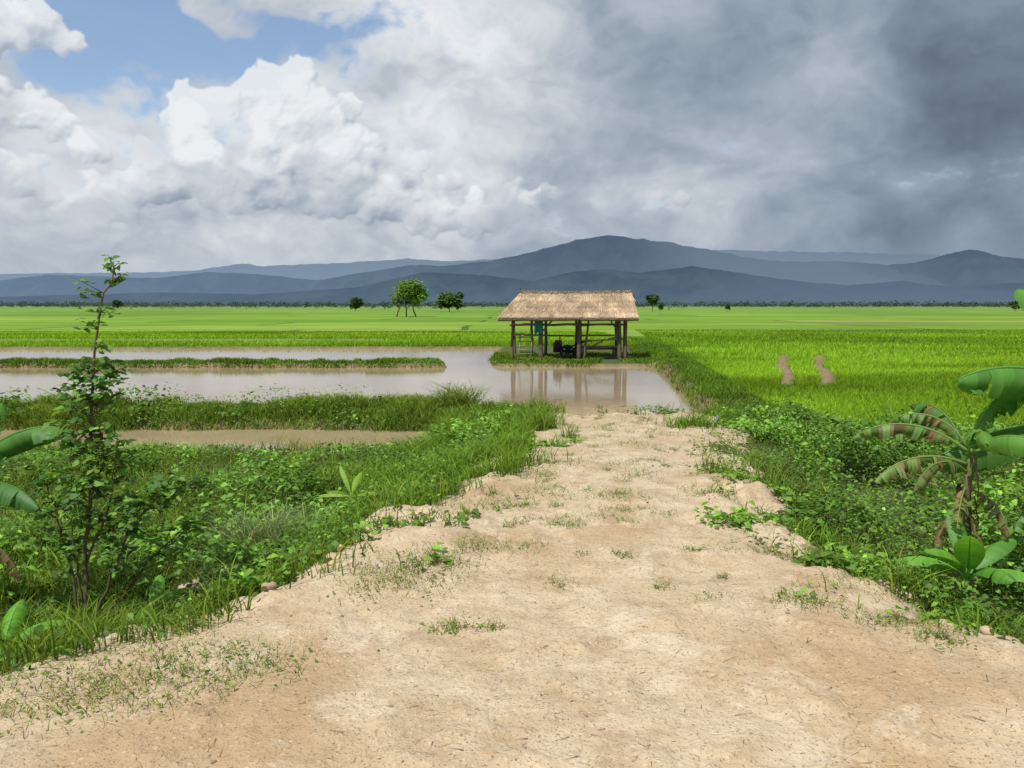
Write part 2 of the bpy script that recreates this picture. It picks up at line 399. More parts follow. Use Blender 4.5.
pb = Buf()
PATCH = [(.43, 6.47, .13, 100), (-.24, 5.92, .16, 120), (-.77, 5.14, .28, 300), (-.55, 5.5, .22, 170), (-.36, 4.43, .09, 60), (2.0, 5.92, .16, 120), (1.8, 4.7, .13, 100), (2.17, 4.39, .15, 140), (2.26, 4.12, .1, 90),
         (-1.6, 3.83, .32, 420), (-2.03, 3.62, .3, 320), (-1.25, 3.95, .16, 90), (.98, 7.5, .2, 120), (.55, 9.1, .25, 130), (1.3, 8.4, .15, 60), (.35, 7.8, .2, 110), (1.9, 7.6, .2, 110), (1.6, 10.6, .3, 100), (.9, 11.5, .3, 110),
         (2.2, 11.8, .3, 90), (-.1, 7.2, .25, 160), (1.0, 6.9, .1, 40), (-2.4, 4.1, .3, 300), (.3, 8.6, .2, 100), (1.5, 12.8, .4, 100), (1.75, 6.6, .12, 50), (1.5, 9.3, .2, 60), (.1, 6.6, .12, 40), (-2.7, 3.7, .25, 260), (-1.9, 4.4, .2, 160), (2.4, 5.2, .2, 140)]
for i in range(130):
    yy = 4.3 + 10 * R.rand(); xx = edge_l(yy) + (edge_r(yy) - edge_l(yy)) * R.rand(); PATCH.append((xx, yy, .04 + .08 * R.rand() ** 2, int(6 + 22 * R.rand())))
for (cx, cy, r, n) in PATCH:
    n = int(n * 1.9)
    x = cx + R.randn(n) * r * .8; y = cy + R.randn(n) * r * .6; P = np.stack([x, y, height(x, y) - .004], 1)
    k = R.rand(n) < .7
    blades(pb, P[k], .03 + .06 * R.rand(k.sum()), .004, vary((.14, .235, .05), k.sum(), .3, .5), 1.3, 2)
    Q = P[~k]; Q[:, 2] += .010 + R.rand(len(Q)) * .02
    L = .014 + .018 * R.rand(len(Q)); leaves(pb, Q, L, L * .5, vary((.11, .22, .04), len(Q), .3, .4), .7)
pb.make('grass_patches', MAT_GRASS)

rb = Buf()
def rkeep(x, y): return ((x - pond_right(y)) > 1.5) * (track_s(x, y) < -1.8) * frus(x, y, .8) * np.clip((22 / y) ** 1.3, 0, 1) * (1 - tracks_bare(x, y, .1)) * (1 - .7 * bare_patch(x, y))
for (n, x0, x1, y0, y1, k) in [(300000, 5, 30, 13, 34, rkeep), (220000, 7, 62, 34, 80, rkeep),
                               (100000, -62, 8, 46.5, 75, lambda x, y: frus(x, y, .8) * (pond_mask(x, y) < -.1) * np.clip(40 / y, 0, 1))]:
    x, y = pts_in(n, x0, x1, y0, y1, k); m = len(x)
    h = (.20 + .14 * R.rand(m)) * (.75 + .5 * fbm(x * .3, y * .3, 3, 15)) * (1 - .5 * sstep(60, 78, y))
    g = fbm(x * .16, y * .45, 4, 17)[:, None]; g2 = sstep(.42, .62, fbm(x * .05, y * .12, 3, 19))[:, None]
    col = vary((.20, .375, .028), m, .16, .2) * (.6 + .8 * g) * (.85 + .35 * g2)
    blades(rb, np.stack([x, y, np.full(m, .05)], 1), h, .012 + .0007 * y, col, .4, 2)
rb.make('rice_crop', MAT_GRASS)

# ------------------------------------------------------------------ stones, twigs
sb = Buf()
def rock(c, r, col):
    n1_, n2_ = 6, 8; V = [[0, 0, 1]]
    for i in range(1, n1_):
        for j in range(n2_):
            a = math.pi * i / n1_; b_ = 2 * math.pi * j / n2_; V.append([math.sin(a) * math.cos(b_), math.sin(a) * math.sin(b_), math.cos(a)])
    V.append([0, 0, -1]); V = np.array(V) * (1 + .2 * R.randn(len(V), 1)) * np.array([1, .6 + .5 * R.rand(), .45 + .3 * R.rand()]) * r
    q = R.rand() * 6.28; V = V @ np.array([[math.cos(q), math.sin(q), 0], [-math.sin(q), math.cos(q), 0], [0, 0, 1]])
    T = []
    for j in range(n2_):
        k = (j + 1) % n2_; T.append([0, 1 + j, 1 + k]); e = len(V) - 1; o = 1 + (n1_ - 2) * n2_; T.append([e, o + k, o + j])
        for i in range(n1_ - 2):
            a = 1 + i * n2_; T += [[a + j, a + n2_ + j, a + n2_ + k], [a + j, a + n2_ + k, a + k]]
    sb.add(V + np.array(c), T, col)
for i in range(1380):
    if i < 1250:
        y = 2.6 + 9 * R.rand() ** 1.6; x = -3.4 + 7.2 * R.rand(); r = .003 + .010 * R.rand() ** 4
        if track_s(x, y) < .0: continue
    else:
        y = 3.2 + 5.5 * R.rand(); side = R.rand() < .75
        x = (edge_l(y) - R.rand() * 1.1) if side else (edge_r(y) + R.rand() * .5); r = .010 + .04 * R.rand() ** 4
    cc = np.array([.45, .35, .23]) * (.55 + .6 * R.rand())
    rock([x, y, float(height(np.array(x), np.array(y))) + r * .1], r, cc)
for (x, y, r) in [(-2.55, 6.3, .14), (-2.3, 6.45, .10), (-2.75, 6.1, .09), (-2.0, 4.75, .05), (-2.1, 4.6, .04), (-2.9, 5.4, .07), (2.6, 4.25, .04)]:
    rock([x, y, float(height(np.array(x), np.array(y))) + r * .35], r, np.array([.46, .36, .25]))
sb.make('stones', leaf_mat('stone', 0.0, .9, .1), False)
tb = Buf()
n = 1400; y = 2.7 + 8 * R.rand(n) ** 1.4; x = -3 + 6.5 * R.rand(n); k = track_s(x, y) > -.2; x = x[k]; y = y[k]; n = len(x)
a = R.rand(n) * 6.28; L = .02 + .09 * R.rand(n) ** 2; z = height(x, y) + .004
p0 = np.stack([x, y, z], 1); x2 = x + np.cos(a) * L; y2 = y + np.sin(a) * L; p1 = np.stack([x2, y2, height(x2, y2) + .006], 1)
s_ = np.stack([-np.sin(a), np.cos(a), 0 * a], 1) * .0018; up = np.array([0, 0, .003])
V = np.stack([p0 - s_, p0 + s_, p1, p0 + up], 1).reshape(-1, 3); T = (np.array([[0, 3, 2], [3, 1, 2], [0, 1, 3]])[None] + (np.arange(n) * 4)[:, None, None]).reshape(-1, 3)
tb.add(V, T, np.repeat(vary((.26, .19, .10), n, .5, .2), 4, 0)); tb.make('dry_twigs', MAT_STRAW)

# ------------------------------------------------------------------ banana plants
def banana_leaf(buf, base, az, length, elev, droop, width, torn=.3, hang=.5, base_col=(.07, .19, .02), rs=R, petiole=.18):
    n = 30; p = np.array(base, float); pts = [p.copy()]; dirs = []
    for i in range(n):
        t = i / n; e = elev - droop * t ** 1.3
        d = np.array([math.cos(az) * math.cos(e), math.sin(az) * math.cos(e), math.sin(e)]); dirs.append(d); p = p + d * length / n; pts.append(p.copy())
    dirs.append(dirs[-1]); pts = np.array(pts)
    tube_into(buf, pts, np.linspace(.016, .003, n + 1) * length, np.array(base_col) * np.array([1.5, 1.3, 1.8]), 5)
    side = np.array([-math.sin(az), math.cos(az), 0])
    st = int(petiole * n)
    for sg in (-1, 1):
        ang = hang
        for i in range(st, n):
            if rs.rand() < torn * .6: ang = hang * (.4 + 1.5 * rs.rand())
            if torn > .5 and rs.rand() < .08: continue
            t0 = (i - st) / (n - st); t1 = (i + 1 - st) / (n - st)
            gap = .35 * torn * (rs.rand() < torn)
            w = lambda t: width * (math.sin(math.pi * min(max(t * .93 + .05, 0), 1)) ** .55)
            lm = 1 - torn * .25 * rs.rand()
            rows = []
            for j in range(4):
                q = j / 3; a = ang * (.3 + q)
                up = np.cross(side * sg, dirs[i]); up = up * (1 if up[2] > 0 else -1)
                o = side * sg * math.cos(a) * q - up * math.sin(a) * q * (1 if j else 0) + dirs[i] * .25 * q
                A = pts[i] + o * w(t0) * lm; B = pts[i + 1] - (pts[i + 1] - pts[i]) * gap * q + o * w(t1) * lm
                rows += [A, B]
            c = np.array(base_col) * (.85 + .3 * rs.rand())
            if torn > .6 and rs.rand() < .3: c = np.array([.22, .16, .06]) * (.6 + .6 * rs.rand())
            cc = [c * (1.15 - .1 * (j // 2)) for j in range(8)]
            T = []
            for j in range(3): a_ = 2 * j; T += [[a_, a_ + 1, a_ + 3], [a_, a_ + 3, a_ + 2]]
            buf.add(rows, T, np.array(cc))
def gz(x, y): return float(height(np.array(x), np.array(y)))
def banana_plant(name, x, y, stem_h, leafspec, stem_r=.07, dead=9):
    root = bpy.data.objects.new(name, None); link(root)
    z = gz(x, y); b1 = Buf()
    tube_into(b1, wobble([x, y, z - .05], [x + .03, y, z + stem_h], 9, .008), np.linspace(stem_r * 1.25, stem_r * .55, 9), (.15, .17, .06), 10)
    for k in range(dead * 3):
        a = R.rand() * 6.28; hh = stem_h * (.35 + .65 * R.rand()); l = .1 + .25 * R.rand()
        q = np.array([x + stem_r * .6 * math.cos(a), y + stem_r * .6 * math.sin(a), z + hh])
        ca, sa = math.cos(a), math.sin(a); wv = np.array([-sa, ca, 0]) * (.006 + .012 * R.rand())
        p = [q, q + np.array([.05 * ca, .05 * sa, -.02]), q + np.array([.075 * ca, .075 * sa, -l * .5]), q + np.array([.06 * ca + .03 * R.randn(), .06 * sa, -l])]
        rows = []
        for i_, pp in enumerate(p): ww = wv * (1, 1.3, 1.2, .3)[i_]; rows += [pp - ww, pp + ww]
        T = []
        for j in range(3): a_ = 2 * j; T += [[a_, a_ + 1, a_ + 3], [a_, a_ + 3, a_ + 2]]
        b1.add(rows, T, np.array([.22, .165, .085]) * (.4 + .8 * R.rand()))
    b1.make('stem', MAT_STRAW, False, root)
    b2 = Buf()
    for (az, L, el, dr, w, torn, hang, col, dz) in leafspec:
        banana_leaf(b2, [x, y, z + stem_h * dz], math.radians(az), L, math.radians(el), math.radians(dr), w, torn, hang, col)
    b2.make('leaves', MAT_BANANA, False, root); return root
LG = (.11, .30, .03); DG = (.07, .2, .03); YG = (.2, .28, .06); BR = (.22, .155, .065); YL = (.16, .40, .04)
banana_plant('banana_plant', 3.3, 5.75, 1.18, [
    (165, .85, 38, 80, .14, .75, 1.1, (.16, .29, .06), .98), (185, .75, 20, 70, .14, .8, 1.2, (.18, .29, .06), .9), (205, .65, 35, 110, .13, .85, 1.1, (.16, .25, .06), .85), (150, .65, 60, 110, .13, .7, 1.1, (.15, .28, .05), 1),
    (30, .9, 60, 80, .17, .5, .8, LG, 1.0), (-30, .85, 35, 85, .17, .5, .9, (.13, .29, .04), .95), (100, .8, 60, 90, .14, .7, .9, (.1, .22, .04), .95), (250, .7, 55, 90, .15, .5, .9, (.14, .30, .04), .95), (-65, .7, 50, 100, .15, .5, .9, (.13, .30, .04), .95),
    (235, .5, 0, 60, .10, .9, 1.1, YG, .75), (-70, .5, 0, 90, .10, .9, 1.1, (.18, .22, .06), .75), (215, .5, -10, 60, .1, .9, 1.1, BR, .65)], .04, 7)
banana_plant('banana_plant', 3.12, 5.35, .38, [
    (200, .5, 60, 70, .095, .05, .35, YL, 1), (165, .5, 40, 70, .09, .05, .4, YL, 1), (280, .45, 50, 80, .10, .05, .4, LG, 1), (240, .5, 72, 50, .10, .05, .3, YL, 1),
    (20, .5, 55, 60, .095, .05, .4, LG, 1), (245, .4, 0, 60, .085, .05, .4, YL, .7), (320, .45, 40, 70, .095, .05, .4, YL, 1), (300, .4, 0, 60, .085, .05, .4, YL, .6), (90, .5, 75, 40, .07, 0, .3, LG, 1)], .022, 0)
banana_plant('banana_plant', 4.5, 5.9, 1.5, [
    (190, 1.5, 42, 66, .27, .3, .85, (.11, .30, .045), 1), (176, 1.5, 8, 50, .25, .4, .9, (.10, .27, .035), .97), (222, 1.2, 35, 80, .24, .35, .8, LG, 1), (200, 1.2, -8, 50, .22, .6, .9, (.13, .27, .05), .9), (100, 1.5, 70, 60, .22, .3, .5, LG, 1), (0, 1.5, 55, 80, .22, .3, .5, LG, 1), (160, 1.15, 76, 22, .17, .1, .4, LG, 1), (-60, 1.3, 45, 80, .22, .4, .5, DG, 1)], .1, 10)
banana_plant('banana_plant', -4.0, 5.7, 1.0, [
    (0, 1.1, 62, 85, .15, .3, .8, (.09, .24, .03), 1), (-22, .9, 35, 80, .15, .5, .9, DG, .95), (-50, .8, 45, 80, .14, .4, .9, DG, 1), (40, .9, 55, 70, .12, .3, .5, LG, 1), (180, 1, 50, 70, .15, .3, .5, LG, 1), (100, 1, 60, 60, .15, .3, .5, LG, 1),
    (-5, .6, -15, 60, .1, .9, 1.1, BR, .75), (-60, .6, 10, 90, .10, .9, 1.1, (.14, .14, .04), .8), (-25, .6, -35, 40, .09, .9, 1.0, BR, .6), (-40, .5, -50, 30, .09, .9, 1.0, BR, .5)], .07, 14)
banana_plant('banana_plant', -3.35, 5.1, .1, [
    (20, .45, 50, 70, .085, .05, .4, YL, 1), (100, .42, 60, 60, .08, .05, .4, YL, 1), (200, .45, 45, 60, .085, .05, .4, LG, 1), (300, .42, 40, 60, .085, .05, .4, YL, 1)], .016, 0)
banana_plant('banana_plant', -2.75, 5.95, .06, [
    (20, .34, 50, 70, .07, .05, .4, YL, 1), (100, .32, 60, 60, .065, .05, .4, YL, 1), (200, .34, 35, 60, .07, .05, .4, LG, 1), (300, .32, 30, 60, .07, .05, .4, YL, 1)], .014, 0)
banana_plant('banana_plant', -1.75, 8.6, .28, [
    (10, .42, 20, 40, .05, .05, .4, (.26, .42, .04), 1), (80, .4, 60, 60, .05, .05, .4, (.26, .42, .04), 1), (170, .42, 15, 40, .05, .05, .4, (.28, .44, .04), 1), (230, .35, 40, 50, .045, .05, .4, (.24, .42, .04), 1), (130, .4, 70, 40, .045, .05, .4, (.24, .42, .04), 1)], .014, 0)

# ------------------------------------------------------------------ sapling
def sapling(name, x, y, stems, leaf, nl, cols):
    root = bpy.data.objects.new(name, None); link(root); z = gz(x, y)
    b1 = Buf(); b2 = Buf()
    for (pts, r0, k0) in stems:
        P = np.array(pts, float) + np.array([x, y, z])
        t = np.linspace(0, 1, len(P)); tt = np.linspace(0, 1, 16)
        Q = np.stack([np.interp(tt, t, P[:, k]) for k in range(3)], 1) + R.randn(16, 3) * .009
        tube_into(b1, Q, np.linspace(r0, r0 * .25, 16), (.12, .09, .055), 6)
        for k in range(k0, 16):
            for _ in range(3):
                a = R.rand() * 6.28; L = (.08 + .15 * R.rand()) * (1 if k < 14 else .5)
                e = Q[k] + np.array([math.cos(a) * L, math.sin(a) * L, L * (R.rand() * .9 - .1)])
                tube_into(b1, [Q[k], (Q[k] + e) / 2 + [0, 0, .01], e], [.0035, .0025, .0012], (.1, .12, .04), 4)
                m = nl; tq = (.3 + .7 * R.rand(m))[:, None]; pp = Q[k] + (e - Q[k]) * tq + R.randn(m, 3) * .012
                Ls = leaf * (.6 + .7 * R.rand(m))
                leaves(b2, pp, Ls, Ls * .55, vary(cols[R.randint(len(cols))], m, .25, .2), .45)
    b1.make('branches', MAT_STRAW, True, root); b2.make('foliage', MAT_LEAF, False, root)
sapling('sapling', -3.0, 5.45, [
    ([[0, 0, 0], [.03, 0, .7], [.1, .02, 1.3], [.12, .05, 1.9], [.2, .05, 2.35], [.3, .05, 2.62]], .018, 4),
    ([[.02, 0, 0], [.2, 0, .5], [.38, -.03, .9], [.6, -.05, 1.15]], .013, 5),
    ([[-.02, 0, 0], [-.1, .05, .5], [-.22, .1, .95], [-.3, .1, 1.2]], .012, 5),
    ([[.05, 0, .6], [.22, 0, 1.0], [.3, 0, 1.45]], .010, 3),
    ([[.1, 0, 1.2], [0, 0, 1.55], [.02, 0, 1.95]], .008, 3),
    ([[.12, 0, 1.5], [.2, 0, 1.75], [.24, 0, 1.95]], .007, 4),
    ([[0, 0.1, 0], [.25, .1, .35], [.45, .1, .6], [.8, .1, .85]], .011, 5),
    ([[.3, 0, .75], [.5, 0, 1.0], [.8, 0, 1.15]], .008, 2),
    ([[0, 0, .3], [-.05, 0, .8], [-.02, 0, 1.4]], .009, 4),
    ([[.05, 0, .9], [.15, 0, 1.2], [.16, 0, 1.5]], .007, 2)], .062, 6, [(.07, .19, .03), (.1, .23, .03), (.06, .15, .035), (.14, .28, .04)])

# ------------------------------------------------------------------ trees
def tree(name, x, y, h, cw, trunk_h, lobes, n, ls, base, seed, trunks=1):
    rs = np.random.RandomState(seed); root = bpy.data.objects.new(name, None); link(root)
    b1 = Buf(); b2 = Buf()
    cents = []
    for k in range(lobes):
        a = rs.rand() * 6.28; rr = cw * .36 * math.sqrt(rs.rand()); zz = trunk_h + (h - trunk_h) * (.22 + .62 * rs.rand())
        cents.append((x + rr * math.cos(a), y + rr * math.sin(a), zz, cw * (.11 + .12 * rs.rand())))
    cents.append((x, y, h - cw * .16, cw * .16))
    for t in range(trunks):
        ox = (t - (trunks - 1) / 2) * cw * .22; top = np.array([x + ox * .6, y, trunk_h * 1.25])
        tube_into(b1, wobble([x + ox, y, -.05], top, 6, .05 * h / 8, rs), np.linspace(.028, .018, 6) * h * .75, (.12, .09, .07), 8)
        for c in cents:
            if rs.rand() < 1.0 / trunks + .2: tube_into(b1, wobble(top, c[:3], 5, .12, rs), np.linspace(.014, .004, 5) * h, (.09, .07, .05), 5)
    for (cx, cy, cz, r) in cents:
        m = n // len(cents); d = norm(rs.randn(m, 3)); q = rs.rand(m, 1) ** .4
        lump = .75 + .5 * vnoise(d[:, :1] * 2 + 9 + cx, d[:, 2:] * 2 + 9 + cz, seed)
        P = np.array([cx, cy, cz]) + d * q * r * lump * np.array([1, 1, .8])
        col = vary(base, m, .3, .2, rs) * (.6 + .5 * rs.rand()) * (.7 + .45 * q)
        L = ls * (.6 + .8 * rs.rand(m)); leaves(b2, P, L, L * .65, col, .4, rs, out=d * .5)
    b1.make('trunk', MAT_STRAW, True, root); b2.make('crown', MAT_LEAF, False, root)
tree('broadleaf_tree', -22.4, 171, 8.0, 9.2, 2.2, 17, 4200, .5, (.13, .25, .035), 11, 3)
tree('broadleaf_tree', -23.2, 300, 7.6, 11.0, 1.4, 18, 3400, .8, (.07, .155, .04), 12)
tree('broadleaf_tree', -62, 320, 5.6, 6.0, 1.0, 9, 1500, .7, (.055, .125, .035), 13)
tree('broadleaf_tree', 50.5, 290, 6.4, 5.4, 1.6, 9, 1500, .7, (.06, .135, .035), 14)
tree('broadleaf_tree', 57, 310, 3.4, 2.8, .8, 5, 600, .6, (.06, .13, .04), 15)
tree('broadleaf_tree', 25, 330, 8.0, 4.2, 3.0, 6, 600, .8, (.05, .11, .04), 16)
tree('broadleaf_tree', 80, 300, 2.8, 2.2, .8, 5, 400, .5, (.07, .13, .04), 17)
tree('broadleaf_tree', -205, 420, 5, 6, 1.2, 7, 800, .8, (.05, .11, .05), 18)
tree('broadleaf_tree', 187, 300, 4.2, 4, .8, 7, 800, .6, (.06, .13, .04), 19)
db = Buf(); rs = np.random.RandomState(5)
for (yd, yr, nt, hh, base) in [(1150, 150, 2300, 7.0, (.05, .085, .07)), (800, 120, 600, 4.6, (.05, .09, .05)), (520, 90, 120, 3.0, (.055, .115, .04))]:  # far rows carry bluish distance haze in their base colour
    x = (rs.rand(nt) - .5) * yd * 2.1; y = yd + rs.randn(nt) * yr * .5
    dens = fbm(x * .012, y * .004, 3, 7); kk = dens > (.25 if yd > 900 else .47); x = x[kk]; y = y[kk]
    for i in range(len(x)):
        h = hh * (.45 + .75 * rs.rand() ** 1.5); w = h * (.5 + .7 * rs.rand()); m = 30
        d = norm(rs.randn(m, 3)); P = np.array([x[i], y[i], h * .55]) + d * rs.rand(m, 1) ** .4 * np.array([w, w, h * .5])
        P[:, 2] = np.maximum(P[:, 2], .2)
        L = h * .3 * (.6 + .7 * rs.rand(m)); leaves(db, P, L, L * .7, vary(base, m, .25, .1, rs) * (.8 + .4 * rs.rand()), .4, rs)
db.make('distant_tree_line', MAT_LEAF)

# ------------------------------------------------------------------ mountains
def mtn_mat(name, haze, low, k, zmax, side, rain):
    m, N, b = new_mat(name)
    pos = N.node('ShaderNodeNewGeometry').outputs['Position']
    n = N.noise(pos, .0025, 6, .7)
    N.put(b.inputs['Base Color'], N.ramp(n, [(.38, (.02, .04, .04)), (.62, (.09, .13, .10))])); b.inputs['Roughness'].default_value = 1; b.inputs['Specular IOR Level'].default_value = 0
    e = N.node('ShaderNodeEmission'); sx = N.node('ShaderNodeSeparateXYZ'); N.l.new(pos, sx.inputs[0])  # aerial haze painted as emission on the slopes, paler low and left
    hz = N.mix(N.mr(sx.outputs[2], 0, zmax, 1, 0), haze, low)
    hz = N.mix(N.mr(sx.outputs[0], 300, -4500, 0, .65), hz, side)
    # rain mist painted into the emission colour right of the main peak
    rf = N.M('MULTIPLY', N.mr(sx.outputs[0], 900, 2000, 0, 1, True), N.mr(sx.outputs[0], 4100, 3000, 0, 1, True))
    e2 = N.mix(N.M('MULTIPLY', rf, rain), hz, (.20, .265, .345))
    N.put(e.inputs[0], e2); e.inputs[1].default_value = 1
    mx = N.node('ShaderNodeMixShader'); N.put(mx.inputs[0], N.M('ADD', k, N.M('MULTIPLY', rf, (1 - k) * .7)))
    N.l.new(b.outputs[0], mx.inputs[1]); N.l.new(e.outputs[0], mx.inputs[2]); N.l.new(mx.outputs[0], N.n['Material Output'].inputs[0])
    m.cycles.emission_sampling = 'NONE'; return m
def mrange(name, D, depth, prof, mat, seed, k):
    prof = np.array(prof, float) * k
    nx_, ny_ = 620, 54
    x = np.linspace(-1.25 * D, 1.25 * D, nx_); v = np.linspace(-1, 1, ny_)
    XX, VV = np.meshgrid(x, v)
    p = np.interp(XX + (fbm(XX / 300, VV * 0, 3, seed) - .5) * 60, prof[:, 0], prof[:, 1])
    off = np.abs(VV)
    ridge = 1 - np.abs(2 * fbm(XX / (420 * k) + VV * 1.2, VV * 1.6 + 3, 4, seed + 2) - 1) * 2
    ridge2 = fbm(XX / (110 * k) - VV, VV * 4, 4, seed + 5) - .5
    fall = np.clip(1 - off ** 1.15, 0, 1)
    h = p * (fall * (1 + (ridge - .8) * .8 * sstep(0, .35, off)) + ridge2 * .16 * sstep(0, .2, off) * fall)
    h = h + p * (fbm(XX / (80 * k), VV * 3, 4, seed + 9) - .5) * .05
    h = np.where(off > .98, -20, h)
    YY = D + VV * depth + (fbm(XX / 900, XX * 0, 2, seed) - .5) * depth * .3
    id_ = np.arange(nx_ * ny_).reshape(ny_, nx_); F_ = np.stack([id_[:-1, :-1], id_[:-1, 1:], id_[1:, 1:], id_[1:, :-1]], -1).reshape(-1, 4)
    np_mesh(name, np.stack([XX, YY, h], -1).reshape(-1, 3), F_, None, mat, True)
back = [(-11000, 300), (-8000, 330), (-5120, 310), (-4500, 320), (-3800, 325), (-3200, 345), (-2720, 425), (-2450, 390), (-2000, 405), (-1500, 430), (-1000, 465), (-600, 440), (0, 480), (600, 560), (1400, 600), (2000, 560), (2600, 540), (3300, 520), (4000, 500), (5120, 460), (8000, 400), (11000, 300)]
mid = [(-11000, 250), (-6500, 280), (-5120, 250), (-4600, 310), (-4100, 290), (-3500, 270), (-3000, 330), (-2500, 310), (-1900, 250), (-1300, 350), (-1000, 400), (-700, 390), (-200, 450), (200, 530), (580, 640), (880, 690), (1180, 660), (1500, 620), (1900, 560), (2300, 470), (2700, 430), (3200, 440), (3700, 400), (4000, 430), (4430, 550), (4700, 480), (5120, 420), (6500, 420), (11000, 300)]
front = [(-11000, 120), (-5120, 90), (-3500, 130), (-2500, 110), (-1500, 180), (-900, 330), (-300, 300), (200, 240), (600, 330), (900, 370), (1300, 330), (1800, 400), (2200, 330), (2800, 240), (3300, 200), (3900, 250), (4300, 190), (5120, 230), (6500, 240), (11000, 150)]
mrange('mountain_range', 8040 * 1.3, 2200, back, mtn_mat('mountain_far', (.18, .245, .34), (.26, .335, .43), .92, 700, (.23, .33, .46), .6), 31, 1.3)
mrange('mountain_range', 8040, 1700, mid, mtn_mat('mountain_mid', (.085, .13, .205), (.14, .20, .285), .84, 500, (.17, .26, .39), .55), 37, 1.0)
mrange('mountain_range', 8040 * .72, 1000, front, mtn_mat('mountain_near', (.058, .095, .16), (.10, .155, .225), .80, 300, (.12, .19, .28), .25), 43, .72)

# ------------------------------------------------------------------ hut
hut = bpy.data.objects.new('thatched_hut', None); link(hut)
wood = simple_mat('weathered_wood', (.13, .095, .065), .85, .4, 6, .6)
woodl = simple_mat('light_wood', (.26, .2, .13), .8, .35, 6, .5)
HY = 36.0
ridge_z, eave_z = 3.12, 1.92; xl, xr = -.6, 5.45; rl, rr = .45, 5.35; fy, by = HY - 1.3, HY + 2.3; ry = HY + .5
def post(nm, x, y, top, r=.075, lean=0):
    tube(nm, wobble([x, y, -.05], [x + lean, y, top], 7, .015), np.linspace(r * 1.1, r * .85, 7), wood, hut, 8)
for i, (px, ln, r) in enumerate([(.0, .05, .065), (1.28, -.02, .1), (2.95, .0, .085), (3.12, .25, .05), (4.72, -.03, .09), (4.98, .0, .07)]):
    post('front_post_%d' % i, px, HY - .7, 2.2, r, ln)
for i, (px, r) in enumerate([(.1, .065), (1.6, .07), (3.2, .07), (4.9, .08)]): post('back_post_%d' % i, px, HY + 1.7, 2.1, r)
for i, (px) in enumerate([.9, 2.9, 5.1]): post('ridge_post_%d' % i, px, HY + .5, 3.0, .06)
def beam(nm, a, b_, r, m=wood): tube(nm, wobble(a, b_, 9, .015), np.full(9, r), m, hut, 7)
beam('front_eave_beam', [-.4, HY - .75, 2.12], [5.35, HY - .75, 2.08], .06); beam('back_eave_beam', [-.3, HY + 1.75, 2.1], [5.3, HY + 1.75, 2.1], .055)
beam('ridge_beam', [.5, ry, 3.0], [5.3, ry, 3.02], .05)
beam('cross_rail_upper', [-.1, HY - .62, 1.62], [5.0, HY - .62, 1.66], .045, woodl); beam('cross_rail_low', [2.9, HY - .6, .95], [5.0, HY - .6, 1.02], .04, woodl)
beam('left_rail', [-.05, HY - .6, 1.22], [1.3, HY - .6, 1.18], .04, woodl)
beam('back_rail', [0, HY + 1.6, 1.1], [4.9, HY + 1.6, 1.1], .04, woodl); beam('back_rail_upper', [0, HY + 1.6, 1.6], [4.9, HY + 1.6, 1.62], .04, woodl)
beam('brace_left', [1.28, HY - .7, 1.3], [2.0, HY - .75, 2.1], .035); beam('brace_right', [4.72, HY - .7, 1.3], [4.1, HY - .75, 2.1], .035)
for i, xx in enumerate([0, 1.3, 3, 4.8]): beam('tie_beam_%d' % i, [xx, HY - .9, 2.02], [xx, HY + 1.9, 2.02], .045)
for i in range(9):
    xx = .0 + i * .64; xt = .55 + i * .59
    beam('rafter_%d' % i, [xt, ry, 2.97], [xx, fy + .1, eave_z - .02], .025, woodl); beam('rafter_back_%d' % i, [xt, ry, 2.97], [xx, by - .1, eave_z - .02], .025, woodl)
tb = Buf(); rs = np.random.RandomState(9)
sag = lambda x: .05 * np.sin((x + .6) / 6.05 * 3.1)
